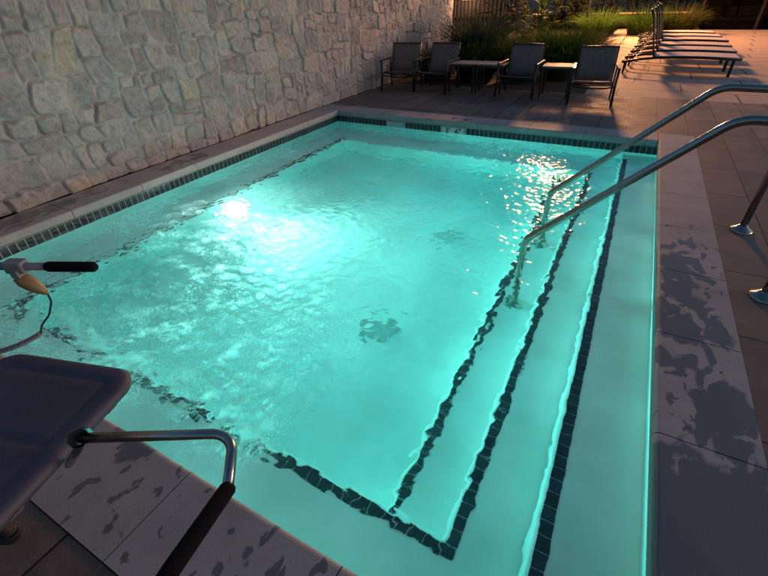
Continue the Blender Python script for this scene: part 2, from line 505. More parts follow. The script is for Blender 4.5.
def nosing(xa, xb, zt, zb):      # rounded left edge at xa
    pr = [(xb,zb),(xb,zt)]
    for k in range(7):
        a = PI/2*k/6
        pr.append((xa+R_*(1-math.sin(a)), zt-R_*(1-math.cos(a))))
    pr.append((xa,zb))
    return pr
mb.extrude(nosing(-.60,-.2505,-.83,ZF+.001), 'y', BY0+.001, BY1-.001)
mb.extrude(nosing(.10,X1-.001,-.33,ZB+.001), 'y', Y0+.001, Y1-.001)
pool = tag(mb.build('pool_basin', M['plaster'], recalc=False), kind='structure')

def tiles(x0, x1, y0, y1, z0, z1, axis, pitch, gap=.004):
    """one band of separate glazed tiles"""
    b = MB()
    a, c = (x0,x1) if axis == 'x' else (y0,y1)
    k = int(round((c-a)/pitch)); pitch = (c-a)/k
    for i in range(k):
        s, e = a+i*pitch+gap/2, a+(i+1)*pitch-gap/2
        if axis == 'x': b.box(s,e,y0,y1,z0,z1)
        else: b.box(x0,x1,s,e,z0,z1)
    return b
def band(bld, name='step_tile_band'):
    return bld.build(name, M['tile'], pool, recalc=False)
band(tiles(.123,.178,Y0+.03,6.27,-.335,-.327,'y',.07))
band(tiles(-.228,-.173,.90,BY1+.01,ZB-.004,ZB+.003,'y',.07))
band(tiles(-.575,-.520,BY0+.02,BY1-.02,-.835,-.827,'y',.07))
band(tiles(-3.99,-.173,.842,.897,ZB-.004,ZB+.003,'x',.075), 'bench_tile_band')
band(tiles(-4.045,-3.99,.842,BY1+.06,ZB-.004,ZB+.003,'y',.075), 'bench_tile_band')
# waterline tiles: grout backing then tiles 3 mm proud
def wl(x0, x1, y0, y1, axis, skip=()):
    b = MB(); a, c = (x0,x1) if axis == 'x' else (y0,y1)
    k = int(round((c-a)/.07)); p = (c-a)/k
    for i in range(k):
        s, e = a+i*p+.004, a+(i+1)*p-.004
        if any(e > q0 and s < q1 for q0, q1 in skip): continue
        if axis == 'x': b.box(s,e,y0,y1,-.192,-.094)
        else: b.box(x0,x1,s,e,-.192,-.094)
    return b.build('waterline_tile_band', M['tile'], pool, recalc=False)
wl(X0-.01,X0+.006,Y0,Y1,'y')
wl(X1-.006,X1+.01,Y0,Y1,'y')
wl(X0,X1,Y1-.006,Y1+.01,'x', [(-3.50,-3.18),(-2.50,-2.14)])
wl(X0,X1,Y0-.01,Y0+.006,'x')
g = MB()
for x0,x1,y0,y1 in ((X0-.012,X0+.003,Y0,Y1),(X1-.003,X1+.012,Y0,Y1)): g.box(x0,x1,y0+.004,y1-.004,-.196,-.090)
for y0,y1 in ((Y1-.003,Y1+.012),(Y0-.012,Y0+.003)): g.box(X0+.004,X1-.004,y0,y1,-.196,-.090)
g.build('waterline_grout', M['grout'], pool, recalc=False)

# depth marker on the far waterline
dm = empty('depth_marker', (-2.32,Y1-.006,-.155)); tag(dm, 'white tile depth marker with black numerals set in the far waterline band', 'depth marker')
b = MB(); b.box(-.175,.0,-.002,.014,-.05,.05); b.box(.004,.178,-.002,.014,-.05,.05); b.build('marker_tile', M['white_tile'], dm)
def text(name, body, size, parent, loc, rot, mat, ext=.0008, sx=1.):
    cu = bpy.data.curves.new(name, 'FONT'); cu.body = body; cu.size = size; cu.extrude = ext; cu.align_x = 'CENTER'; cu.align_y = 'CENTER'
    cu.offset = size*.022
    o = bpy.data.objects.new(name, cu)
    me = bpy.data.meshes.new_from_object(o)
    bpy.data.objects.remove(o)
    me.materials.append(mat)
    o = bpy.data.objects.new(name, me); COL.objects.link(o)
    if parent: o.parent = parent
    o.location = loc; o.rotation_euler = rot; o.scale = (sx,1,1)
    return o
text('numeral', "3'", .115, dm, (-.085,-.0035,.0), (PI/2,0,0), M['ink'])
text('numeral', '6"', .115, dm, (.088,-.0035,.0), (PI/2,0,0), M['ink'])
tx = empty('deck_depth_mark', (-2.25,6.60,.0015)); tag(tx, 'black depth numerals painted on the far coping', 'marking')
text('numeral', "3'", .15, tx, (-.11,0,0), (0,0,0), M['ink'], .0005)
text('numeral', '6"', .15, tx, (.11,0,0), (0,0,0), M['ink'], .0005)

# skimmer mouth in the far waterline
sk = empty('skimmer', (-3.34,Y1,-.15)); tag(sk, 'pale skimmer mouth in the far waterline tiles near the wall', 'skimmer')
b = MB(); b.box(-.155,.155,-.010,.0,.03,.045); b.box(-.155,.155,-.010,.0,-.045,-.03); b.box(-.155,-.14,-.010,.0,-.0295,.0295); b.box(.14,.155,-.010,.0,-.0295,.0295)
b.build('skimmer_frame', M['skim'], sk)
b = MB(); b.box(-.138,.138,-.005,.002,-.029,.029); b.build('skimmer_flap', M['skim'], sk)

# drains on the floor
for i, (dx, dy) in enumerate(((-1.40,2.36),(-1.43,3.95))):
    d = empty('floor_drain', (dx,dy,ZF))
    tag(d, ('dark square floor drain nearer the camera on the pool bottom' if i == 0 else 'dark square floor drain farther from the camera on the pool bottom'), 'drain', 'drains on the pool floor')
    b = MB(); b.rbox(-.135,.135,-.135,.135,.001,.012,.02); b.build('drain_frame', M['grate'], d)
    b = MB()
    for k in range(9): b.box(-.115,.115,-.115+k*.026,-.115+k*.026+.015,.013,.018)
    b.build('drain_grate', M['grate'], d)

# pool light in the riser under the left bench
pl = empty('pool_light', (BX0,3.22,-.86)); tag(pl, 'round glowing underwater light in the riser below the left bench', 'pool light')
Mrot = Matrix.Rotation(PI/2,4,'Y')
b = MB(); b.lathe((0,0,0), [(.10,.0),(.125,.004),(.125,.018),(.098,.028),(.095,.018)], 32, Mrot); b.build('light_rim', M['steel'], pl)
M['lens'] = emit('pool_light_lens', (.9,1.,.86), 14)
b = MB(); b.lathe((.004,0,0), [(.0,.016),(.05,.014),(.094,.008)], 32, Mrot); b.build('light_lens', M['lens'], pl)

# ------------------------------------------------------------------ water body
nx, ny = 420, 500
gx = np.linspace(X0-.02, X1+.02, nx); gy = np.linspace(Y0-.02, Y1+.02, ny)
GX, GY = np.meshgrid(gx, gy)
blobs = [(-4.0,2.2,.33,.5,.7),(-4.15,4.0,.22,.4,.6),(-3.65,1.9,.4,.4,.5),(-4.2,4.7,.2,.5,.6),(-1.35,6.0,.35,.3,.7),(-.9,6.1,.25,.25,.9),(-2.3,6.1,.35,.25,.4),
         (-1.62,.98,.42,.30,1.),(-2.40,.98,.42,.38,1.15),(-1.43,.88,.24,.24,1.15),(-3.3,1.1,.6,.35,.7),(-2.5,.72,.40,.25,1.),(-1.55,1.4,.45,.5,.6),(-2.2,1.7,.75,.55,.6),(-3.2,.75,.5,.25,.9),(-1.35,.78,.3,.2,.7),(-2.9,2.2,.6,.7,.3),(-3.1,6.1,.4,.25,.4)]
foam = np.zeros_like(GX)
for cx, cy, rx, ry, a in blobs:
    foam = np.maximum(foam, a*np.exp(-((GX-cx)/rx)**2-((GY-cy)/ry)**2))
calm = 1/(1+np.exp(-(GX+.55)/.25))           # steps side is calmer
chop = np.exp(-((GX+.95)/.5)**2-((GY-5.8)/.35)**2) + .8*np.exp(-((GX+.33)/.28)**2-((GY-4.45)/.5)**2)
amp = .8 + .8*np.exp(-((GX+2.6)/1.3)**2-((GY-2.6)/1.6)**2) + .9*foam
amp = amp*(1-.62*calm)
for cx, cy, rx, ry, a in ((-2.45,.80,.46,.28,1.55),(-1.36,.83,.20,.22,1.5),(-3.2,.80,.5,.26,1.4),(-4.08,2.1,.25,.32,1.1),(-4.2,4.0,.18,.3,.9),(-4.1,4.6,.2,.35,1.),(-.95,6.1,.35,.2,1.1),(-1.5,5.98,.3,.2,.9),(-2.5,6.1,.3,.18,.8),(-1.75,1.15,.3,.2,1.05)):
    foam = np.maximum(foam, a*np.exp(-(((GX-cx)/rx)**2+((GY-cy)/ry)**2)**1.5))
wall_ = np.clip(np.minimum(np.minimum(GX-X0,X1-GX),np.minimum(GY-Y0,Y1-GY))/.25,0,1); amp = amp*(.35+.65*wall_)
amp = amp + .75*chop + .3*np.exp(-((GX+1.12)/.22)**2-((GY-1.85)/.22)**2) + .25*np.exp(-((GX+1.15)/.25)**2-((GY-3.12)/.25)**2)
wx = GX + .05*fbm(GX,GY,2.2,2); wy = GY + .05*fbm(GX+9,GY,2.2,2)
ridg = lambda v: 1-np.abs(v)*3.2
H = .010*fbm(wx,wy,2.0,2) + .0052*ridg(fbm(wx*1.25,wy,5.0,2)) + .0055*ridg(fbm(wx,wy*1.2+3,12.,2)) + .0016*fbm(wx,wy,30.,2)
# ring ripples round the froth
rr = np.hypot(GX+2.0,(GY-1.15)*1.2)
swirl = np.sin(np.hypot(GX+2.9+.25*fbm(GX,GY,2.,2),GY-1.45)*2*PI/.26+3*fbm(GX,GY,1.5,2))
foam = np.maximum(foam*(.72+.28*swirl), .42*np.clip(swirl-.35,0,1)*np.exp(-((GX+2.6)/.75)**2-((GY-1.9)/.75)**2))
ph = 5*fbm(GX,GY,2.5,2)
H = H + .0026*np.sin(rr*2*PI/.135+ph)*np.exp(-((rr-.9)/.6)**2)*np.clip(.4+2.2*fbm(GX,GY,1.6,2),0,1)
r2 = np.hypot(GX+3.4,GY-2.9)
H = H + .0024*np.sin(r2*2*PI/.16+1.3*ph)*np.exp(-((r2-1.2)/.8)**2)*np.clip(.45+2.2*fbm(GX+5,GY,1.4,2),0,1)
r3 = np.hypot(GX+1.2,GY-6.3)
H = H + .0020*np.sin(r3*2*PI/.17+ph)*np.exp(-((r3-.7)/.6)**2)
H = (H-H.mean())*amp
Z = ZW + H
nv = nx*ny
V = np.stack([GX,GY,Z],-1).reshape(-1,3)
idx = np.arange(nv).reshape(ny,nx)
q = np.stack([idx[:-1,:-1],idx[:-1,1:],idx[1:,1:],idx[1:,:-1]],-1).reshape(-1,4)
# sides and bottom close the body (they lie inside the shell)
ring = list(idx[0,:])+list(idx[1:,-1])+list(idx[-1,-2::-1])+list(idx[-2:0:-1,0])
low = V[ring].copy(); low[:,2] = ZF-.05
Vall = np.vstack([V,low])
m = len(ring)
side = [(ring[(i+1) % m], ring[i], nv+i, nv+(i+1) % m) for i in range(m)]
me = bpy.data.meshes.new('water')
me.from_pydata(Vall.tolist(), [], q.tolist()+side+[tuple(nv+i for i in reversed(range(m)))])
sm = [True]*len(q)+[False]*(len(side)+1)
me.polygons.foreach_set('use_smooth', sm)
at = me.attributes.new('foam','FLOAT','POINT')
at.data.foreach_set('value', np.concatenate([foam.reshape(-1), np.zeros(m)]).astype(np.float32))
me.materials.append(M['water']); me.update()
w = bpy.data.objects.new('water', me); COL.objects.link(w); tag(w, kind='structure')

# ------------------------------------------------------------------ coping
CX0, CX1, CY0, CY1 = -4.47, .467, .465, 6.44
CW = .40
b = MB()
def prof(i, o, sgn):     # inner edge at i (rounded), outer at o ; sgn = direction from inner to outer
    r = .022; p = [(o,-.085),(o,0.)]
    for k in range(5):
        a = PI/2*k/4
        p.append((i+sgn*r*(1-math.sin(a)), -r*(1-math.cos(a))))
    for k in range(5):
        a = PI/2*k/4
        p.append((i+sgn*r*(1-math.cos(a)), -.085+r-r*math.sin(a)))
    return p
G = .003
def run(axis, pr, a, c, first, pitch=.755):
    js = [a]; k = first
    while k < c-.12:
        if k > a+.12: js.append(k)
        k += pitch
    js.append(c)
    for s, e in zip(js[:-1], js[1:]): b.extrude(pr, axis, s+G, e-G)
run('y', prof(CX1,CX1+CW,1), CY0-.39, CY1+.39, .04+.0)
run('y', prof(CX0,CX0-CW-.03,-1), CY0-.39, CY1+.39, .3)
run('x', prof(CY1,CY1+.39,1), CX0+G, CX1-G, -4.2)
run('x', prof(CY0,CY0-.39,-1), CX0+G, CX1-G, -4.24)
cp = tag(b.build('coping', M['coping']), kind='structure')
b = MB()
for x0,x1,y0,y1 in ((X1+.03,CX1+CW-.002,CY0-.388,CY1+.388),(CX0-CW-.028,X0-.03,CY0-.388,CY1+.388)): b.box(x0,x1,y0,y1,-.62,-.008)
for y0,y1 in ((Y1+.03,CY1+.388),(CY0-.388,Y0-.03)): b.box(X0-.028,X1+.028,y0,y1,-.62,-.008)
tag(b.build('coping_bed', simple('dark_mortar',(.05,.045,.04),.9)), kind='structure')

# ------------------------------------------------------------------ deck and ground
OX0, OX1, OY0, OY1 = CX0-CW-.034, CX1+CW+.004, CY0-.394, CY1+.394
def sheet(name, rects, z, mat):
    bb = MB()
    for x0,x1,y0,y1 in rects: bb.add([(x0,y0,z),(x1,y0,z),(x1,y1,z),(x0,y1,z)], [(0,1,2,3)])
    return tag(bb.build(name, mat, recalc=False), kind='structure')
sheet('paver_deck', [(OX1,12,-8,9.36),(OX0,OX1,OY1,9.36),(OX0,OX1,-8,OY0)], -.006, M['paver'])
sheet('concrete_deck', [(-.78,12,9.36,26.5)], -.006, M['concrete'])
sheet('garden_path', [(-1.35,-.782,16.2,26.5)], .03, M['concrete'])
sheet('planting_bed', [(OX0-.2,-.782,9.36,16.2),(OX0-.2,-1.352,16.2,26.5)], -.012, M['soil'])
sheet('ground', [(-400,OX0-.201,-400,500),(OX0-.201,12.001,26.5,500),(12.001,400,-400,500),(OX0-.2,12,-400,-8.0)], -.02, M['soil'])

# ------------------------------------------------------------------ stone wall
def stone_wall():
    ya, yb, za, zb = -3., 13.1, 0., 3.0
    st = .0102
    ys = np.arange(ya, yb+st, st); zs = np.arange(za, zb+st, st)
    rects = []
    def split(y0, z0, y1, z1, d):
        w_, h_ = y1-y0, z1-z0
        tw = random.uniform(.18,.50); th = random.uniform(.15,.34)
        if w_ > tw*1.25 and (w_/tw > h_/th or h_ < th*1.3):
            s = y0+w_*random.uniform(.34,.66); split(y0,z0,s,z1,d+1); split(s,z0,y1,z1,d+1)
        elif h_ > th*1.35:
            s = z0+h_*random.uniform(.34,.66); split(y0,z0,y1,s,d+1); split(y0,s,y1,z1,d+1)
        else: rects.append((y0,z0,y1,z1))
    y = ya-.5
    while y < yb+.5:
        wd = random.uniform(.9,1.7); z = -.3+random.uniform(-.2,0)
        while z < zb+.4:
            hd = random.uniform(.5,1.0)
            split(y, z, y+wd, z+hd, 0); z += hd
        y += wd
    YY, ZZ = np.meshgrid(ys, zs)
    WY = YY + .085*fbm(YY,ZZ,1.7,2) + .03*fbm(YY+31,ZZ,8.,3)
    WZ = ZZ + .10*fbm(YY+7,ZZ+3,1.3,2) + .03*fbm(YY,ZZ+40,8.,3)
    hgt = np.zeros_like(YY); gro = np.zeros_like(YY); tone = np.zeros_like(YY); mort = np.ones_like(YY)
    for (y0,z0,y1,z1) in rects:
        # index window around rect
        sl = (WY > y0) & (WY <= y1) & (WZ > z0) & (WZ <= z1) if False else None
        i0 = np.searchsorted(ys, y0-.16); i1 = np.searchsorted(ys, y1+.16)
        k0 = np.searchsorted(zs, z0-.16); k1 = np.searchsorted(zs, z1+.16)
        if i1 <= i0 or k1 <= k0: continue
        wy = WY[k0:k1,i0:i1]; wz = WZ[k0:k1,i0:i1]
        cy, cz = (y0+y1)/2, (z0+z1)/2
        rc = random.uniform(.012,.05); rc = min(rc, (y1-y0)*.4, (z1-z0)*.4)
        # skew the stone a little
        sk_ = random.uniform(-.22,.22)
        a = wy-cy+sk_*(wz-cz); c = wz-cz+random.uniform(-.16,.16)*(wy-cy)
        qx = np.abs(a)-(y1-y0)/2+rc; qz = np.abs(c)-(z1-z0)/2+rc
        sd = np.hypot(np.maximum(qx,0),np.maximum(qz,0))+np.minimum(np.maximum(qx,qz),0)-rc
        inn = -sd-random.uniform(.006,.016)             # mortar half width
        pr = random.uniform(.014,.038)
        tilt = random.uniform(-.09,.09)*a+random.uniform(-.12,.12)*c
        e = np.clip(inn/.010,0,1); e = e*(2-e)
        h = e*(pr+tilt)
        gs = random.choice((0,1,1,2)); gd = random.uniform(.014,.042)
        side_ = (np.clip(c/((z1-z0)*.5),0,1)**3 if gs != 2 else 0)+(np.clip(-a/((y1-y0)*.5),0,1)**3 if gs else 0)
        gr = gd*np.minimum(side_,1)*np.exp(-((inn+.002)/.011)**2)
        gro[k0:k1,i0:i1] = np.maximum(gro[k0:k1,i0:i1], gr)
        hh = hgt[k0:k1,i0:i1]; m_ = (inn > 0) & (h > hh)
        hh[m_] = h[m_]
        t_ = random.random()
        tone[k0:k1,i0:i1][m_] = t_
        mort[k0:k1,i0:i1][m_] = 1-np.clip(inn[m_]/.012,0,1)
    mort = np.clip(mort*(.75+1.2*fbm(YY,ZZ,9.,3)+.3),0,1)
    # smeared mortar partly covers stones
    hgt = np.maximum(hgt, .017+.034*fbm(YY,ZZ,2.6,3)) 
    hgt = hgt + .009*fbm(YY,ZZ,15.,4)*(1-.5*mort) + .008*fbm(YY,ZZ,4.,2) + .006*np.abs(fbm(YY+3,ZZ,6.,3)) - gro*np.clip(.9+1.6*fbm(YY+5,ZZ+9,5.,2),0,1.3)
    X = -4.955 + hgt
    n0, n1 = len(ys), len(zs)
    V = np.stack([X,YY,ZZ],-1).reshape(-1,3)
    idx = np.arange(n0*n1).reshape(n1,n0)
    q = np.stack([idx[:-1,:-1],idx[:-1,1:],idx[1:,1:],idx[1:,:-1]],-1).reshape(-1,4)
    # back box: close ends and top so the wall has thickness
    N0 = n0*n1; xb = -5.35
    ringi = list(idx[0,:])+list(idx[1:,-1])+list(idx[-1,-2::-1])+list(idx[-2:0:-1,0])
    low = V[ringi].copy(); low[:,0] = xb
    mm = len(ringi)
    side = [(ringi[(i+1) % mm], ringi[i], N0+i, N0+(i+1) % mm) for i in range(mm)]
    me = bpy.data.meshes.new('stone_wall')
    me.from_pydata(np.vstack([V,low]).tolist(), [], q.tolist()+side+[tuple(N0+i for i in reversed(range(mm)))])
    me.polygons.foreach_set('use_smooth', [True]*len(q)+[False]*(len(side)+1))
    for nm, arr in (('tone',tone),('mortar',mort)):
        at = me.attributes.new(nm,'FLOAT','POINT')
        at.data.foreach_set('value', np.concatenate([arr.reshape(-1), np.full(mm,.5)]).astype(np.float32))
    me.materials.append(M['stone']); me.update()
    o = bpy.data.objects.new('stone_wall', me); COL.objects.link(o)
    tag(o, 'tall rubble stone wall with pale mortar running along the left side of the pool', 'wall')
stone_wall()

# ------------------------------------------------------------------ handrails
def handrail(y, label, base_drop):
    t = empty('handrail', (0,y,0)); tag(t, label, 'handrail', 'steel handrails over the pool steps')
    path = fillet([(-.42,0,-.825),(-.43,0,.06),(.545,0,1.015),(1.05,0,1.018),(1.05,0,.0)], [0,.13,.2,.18,0], 10)
    b = MB(); b.tube(path, .0255, 20); b.build('rail', M['steel'], t)
    for x, z in ((-.42,-.83),(1.05,-.006)):
        b = MB(); b.lathe((x,0,z), [(.078,0),(.078,.008),(.072,.016),(.045,.030),(.032,.046),(.0255,.05)], 30); b.build('flange', M['steel'], t)
handrail(2.955, 'curved stainless handrail over the pool steps, the one nearer the camera', 0)
handrail(3.965, 'curved stainless handrail over the pool steps, the one farther from the camera', 0)

# ------------------------------------------------------------------ pool lift (lower left)
lf = empty('pool_lift', (-2.45,.06,0)); tag(lf, 'pool lift with dark padded seat and steel armrest standing on the near coping', 'pool lift')
def L_(p): return (p[0]+2.45, p[1]-.06, p[2])
b = MB(); b.rbox(-.2,.2,-.2,.2,.001,.03,.03); b.build('base_plate', M['lift_paint'], lf)
b = MB(); b.tube([(0,0,.03),(0,0,.98)], .05, 20); b.build('mast', M['lift_paint'], lf)
b = MB(); b.tube(fillet([(0,0,.40),(.45,.02,.40),(.80,.03,.44),(.95,.05,.50)],.1), .028, 14); b.build('support_arm', M['lift_paint'], lf)
# padded seat, turned 17 degrees, seen from above
th = math.radians(16.5)
c_ = Vector((-1.28,.49,.55))
SM = Matrix.Translation(Vector(L_(c_))) @ Matrix.Rotation(th,4,'Z')
b = MB()
# puffed cushion: grid over rounded rect
W_, D_ = .575, .62
nxs, nys = 40, 44
vv = []; ff = []
def rr_map(u, v):
    # square to rounded-rect by clamping the corners
    x = -W_+W_*u; y = -D_*v
    r = .085
    cx = min(max(x,-W_+r),-r); cy = min(max(y,-D_+r),-r)
    dx, dy = x-cx, y-cy
    if dx and dy:
        l = max(abs(dx),abs(dy)); d = math.hypot(dx,dy)
        x, y = cx+dx/d*l, cy+dy/d*l
    return x, y
for j in range(nys+1):
    for i in range(nxs+1):
        u, v = i/nxs, j/nys
        x, y = rr_map(u,v)
        ed = min(u*W_,(1-u)*W_,v*D_,(1-v)*D_)
        e = min(1,ed/.024)
        z = -.015+.015*math.sqrt(max(0,1-(1-e)**2))
        ed2 = abs(ed-.075)
        z -= .006*math.exp(-(ed2/.012)**2)                      # stitched border
        z -= .006*min(1,max(0,(ed-.09)/.15))                    # hollow middle
        z -= .005*math.exp(-((v-.52)*D_/.012)**2)*(ed > .08)      # cross seam
        vv.append((x,y,z))
for j in range(nys):
    for i in range(nxs):
        a = j*(nxs+1)+i; ff.append((a,a+1,a+nxs+2,a+nxs+1))
b.add([SM @ Vector(p) for p in vv], ff, True)
edge = [j for j in range(nxs+1)]+[k*(nxs+1)+nxs for k in range(1,nys+1)]+[nys*(nxs+1)+j for j in range(nxs-1,-1,-1)]+[k*(nxs+1) for k in range(nys-1,0,-1)]
lo = [Vector((vv[i][0]*.985-.004, vv[i][1]*.985-.004, -.036)) for i in edge]
o0 = len(b.v); b.v.extend([tuple(SM @ p) for p in lo])
k_ = len(edge)
for i in range(k_):
    b.f.append((edge[i],edge[(i+1) % k_],o0+(i+1) % k_,o0+i)); b.sm.append(True)
b.f.append(tuple(o0+i for i in range(k_))); b.sm.append(False)
b.build('seat', M['pad'], lf)
b = MB()
for yy in (-.12,-.48): b.box(-W_+.05,-.05,yy-.02,yy+.02,-.085,-.046,SM)
b.build('seat_frame', M['lift_paint'], lf)
arm = fillet([(-.96,.185,.745),(-.70,.33,.75),(-.585,.315,.745),(-.57,.24,.742)],[0,.035,.06,0],8)
arm = fillet([(-.965,.180,.745),(-.635,.362,.75),(-.548,.255,.745)],[0,.065,0],12)
b = MB(); b.tube([L_(p) for p in arm], .0125, 16); ar = b.build('armrest', M['steel'], lf)
d1 = Vector((-.968,.180,.745)); da = Vector((.62,-.38,.68)).normalized()
b = MB(); b.tube([L_(d1-da*.022), L_(d1+da*.010)], .0235, 28, cap=False); b.tube([L_(d1+da*.010), L_(d1-da*.022)], .0205, 28, cap=False)
b.add([], [])
b.build('end_ring', M['steel'], ar)
b = MB(); b.tube([L_(d1-da*.021), L_(d1+da*.002)], .0204, 24); b.build('end_plug', M['black_rubber'], ar)
b = MB(); b.tube([L_(p) for p in ((-.5505,.260,.745),(-.548,.254,.745),(-.528,.10,.742),(-.49,-.14,.735),(-.487,-.15,.735))], .018, 18, radii=[.0155,.018,.0185,.018,.015]); b.build('foam_grip', M['foam_grip'], ar)
# armrest hanger to the seat frame (out to the near side)
b = MB(); b.tube(fillet([L_((-.49,-.145,.735)),L_((-.47,-.24,.73)),L_((-.55,-.30,.60)),L_((-.95,-.22,.49)),L_((-1.25,-.12,.465))],.05), .0125, 12); b.build('armrest_bracket', M['steel'], ar)
b = MB(); b.tube([L_((-.96,.182,.745)),L_((-.985,.165,.70)),L_((-1.16,.16,.52))], .011, 12); b.build('armrest_post', M['steel'], ar)
# guide handle
b = MB(); b.tube([L_(p) for p in ((-2.45,.06,.905),(-1.70,.415,.905),(-1.535,.493,.905))], .0135, 16); hd = b.build('push_handle', M['lift_paint'], lf)
b = MB(); b.tube([L_(p) for p in ((-1.552,.484,.905),(-1.545,.487,.905),(-1.405,.553,.905),(-1.397,.557,.905))], .017, 18, radii=[.014,.0175,.0175,.011]); b.build('grip', M['foam_grip'], hd)
cm = Matrix.Translation(Vector(L_((-1.645,.441,.905)))) @ Matrix.Rotation(math.atan2(.15,.32),4,'Z')
b = MB(); b.rbox(-.036,.030,-.020,.020,-.019,.021,.006,3,cm); b.box(-.012,.012,-.028,.028,-.03,-.005,cm); b.build('clamp', M['grey_plastic'], hd)
# caster by the seat
b = MB()
cc = Vector(L_((-1.605,-.05,.092)))
pts = [cc+Vector((math.cos(a)*.068,math.cos(a)*.025,math.sin(a)*.068)) for a in [2*PI*k/24 for k in range(25)]]
b.tube(pts, .022, 12, cap=False); wh = b.build('caster_wheel', M['black_rubber'], lf)
b = MB(); b.lathe(cc, [(0,-.012),(.036,-.012),(.036,.012),(0,.012)], 20, Matrix.Rotation(PI/2,4,'X')); b.build('wheel_hub', M['lift_paint'], wh)
b = MB(); b.tube([cc+Vector((0,.02,.0)), cc+Vector((-.01,.02,.10)), cc+Vector((-.12,.04,.30)), cc+Vector((-.2,.05,.33))], .014, 10); b.build('caster_fork', M['lift_paint'], lf)

# remote hanging from the clamp
rm = empty('lift_remote', (-1.64,.444,.88)); tag(rm, 'yellow pool lift remote on a coiled black cable hanging below the push handle', 'remote')
def Q_(p): return (p[0]+1.64, p[1]-.444, p[2]-.88)
a_, e_ = Vector((-1.668,.43,.868)), Vector((-1.602,.461,.795))
b = MB(); ax = (e_-a_)
rad = [.006,.019,.0255,.024,.018,.010,.004]; ts = [0,.06,.25,.5,.75,.95,1.03]
b.tube([Q_(a_+ax*t_) for t_ in ts], .02, 16, radii=rad); b.build('casing', M['yellow_plastic'], rm)
b = MB(); b.tube([Q_(p) for p in ((-1.645,.441,.89),(-1.655,.436,.872))], .004, 8); b.build('hook', M['black_rubber'], rm)
b = MB()
cab = fillet([(-1.602,.461,.795),(-1.605,.460,.76),(-1.640,.443,.70),(-1.690,.42,.650),(-1.712,.409,.612)],.05,6)
b.tube([Q_(p) for p in cab], .0032, 8); cb = b.build('cable', M['black_rubber'], rm)
b = MB()
s0, s1 = Vector((-1.712,.409,.610)), Vector((-2.25,.15,.50))
dr = (s1-s0); ln = dr.length; dr.normalize(); u_ = dr.orthogonal().normalized(); w_ = dr.cross(u_)
hp = []
turns = 60
for k in range(turns*8+1):
    t_ = k/(turns*8); a = 2*PI*turns*t_
    sag = -.06*4*t_*(1-t_)
    hp.append(Q_(s0+dr*ln*t_+Vector((0,0,sag))+(u_*math.cos(a)+w_*math.sin(a))*.0085))
b.tube(hp, .0027, 6); b.build('coiled_cable', M['grey_plastic'], cb)

# ------------------------------------------------------------------ chairs
def make_chair(loc, rz, label):
    """low sling armchair facing -Y, origin on the ground at its centre"""
    t = empty('sling_chair', loc, rz); tag(t, label, 'chair', 'sling chairs beyond the pool')
    def slab(name, pts, w, th, mat, bow=0.):
        bb = MB(); n_ = 8; k = len(pts)
        vs_ = []
        for s in (1,-1):
            for i, (y, z) in enumerate(pts):
                a = pts[max(0,i-1)]; c = pts[min(k-1,i+1)]
                ty, tz = c[0]-a[0], c[1]-a[1]; l = math.hypot(ty,tz)
                ny_, nz_ = -tz/l, ty/l
                for j in range(n_+1):
                    u = j/n_*2-1
                    sag = -bow*(1-u*u)
                    vs_.append((u*w/2, y+ny_*(s*th/2+sag), z+nz_*(s*th/2+sag)))
        f_ = []; o2 = k*(n_+1)
        for i in range(k-1):
            for j in range(n_):
                a = i*(n_+1)+j
                f_.append((a,a+1,a+n_+2,a+n_+1)); f_.append((o2+a,o2+a+n_+1,o2+a+n_+2,o2+a+1))
        for i in range(k-1):
            a = i*(n_+1); f_.append((a,a+n_+1,o2+a+n_+1,o2+a)); a += n_; f_.append((a,o2+a,o2+a+n_+1,a+n_+1))
        for j in range(n_):
            f_.append((j,o2+j,o2+j+1,j+1)); a = (k-1)*(n_+1)+j; f_.append((a,a+1,o2+a+1,o2+a))
        bb.add(vs_, f_, True)
        return bb.build(name, mat, t)
    slab('seat', [(-.285,.335),(-.27,.35),(-.20,.345),(-.05,.325),(.10,.305),(.20,.30)], .56, .012, M['sling'], .012)
    slab('backrest', [(.215,.31),(.26,.42),(.315,.58),(.365,.72),(.40,.80)], .58, .012, M['sling'], .015)
    fr = MB()
    for sx in (-1,1):
        x = sx*.295
        fr.tube(fillet([(x,-.29,.335),(x,-.19,.345),(x,.22,.29),(x,.41,.815)],.06,6), .013, 10)
    fr.tube([(-.295,-.29,.337),(.295,-.29,.337)], .014, 10)
    fr.tube([(-.295,.41,.812),(.295,.41,.812)], .013, 10)
    fr.build('seat_frame', M['dark_metal'], t)
    cbm = MB(); cbm.tube([(-.325,-.26,.29),(-.2,-.255,.265),(0,-.25,.255),(.2,-.255,.265),(.325,-.26,.29)], .012, 10); cbm.build('crossbar', M['dark_metal'], t)
    cbm = MB(); cbm.tube([(-.325,.30,.22),(.325,.30,.22)], .011, 10); cbm.build('crossbar', M['dark_metal'], t)
    for sx in (-1,1):
        x = sx*.335
        a = MB(); a.rbox(x-.022,x+.022,-.335,.33,.545,.570,.015); a.build('armrest', M['dark_metal'], t)
        l1 = MB(); l1.tube([(x,-.30,.545),(x,-.275,.30),(sx*.345,-.32,.0)], .02, 10, radii=[.02,.021,.02]); l1.build('leg', M['dark_metal'], t)
        l2 = MB(); l2.tube([(x,.29,.545),(x,.27,.32),(sx*.345,.40,.0)], .016, 10); l2.build('leg', M['dark_metal'], t)
    return t
ch = make_chair((-4.33,8.70,0), math.radians(9), 'dark sling armchair in the corner against the stone wall, leftmost of the row')
def chair(loc, rz, label):
    c = copy_tree(ch); c.location = loc; c.rotation_euler = (0,0,math.radians(rz)); c['label'] = label
chair((-3.58,8.80,0), -3, 'dark sling armchair just left of the pair of side tables')
chair((-1.92,8.82,0), -1, 'dark sling armchair between the paired side tables and the single one')
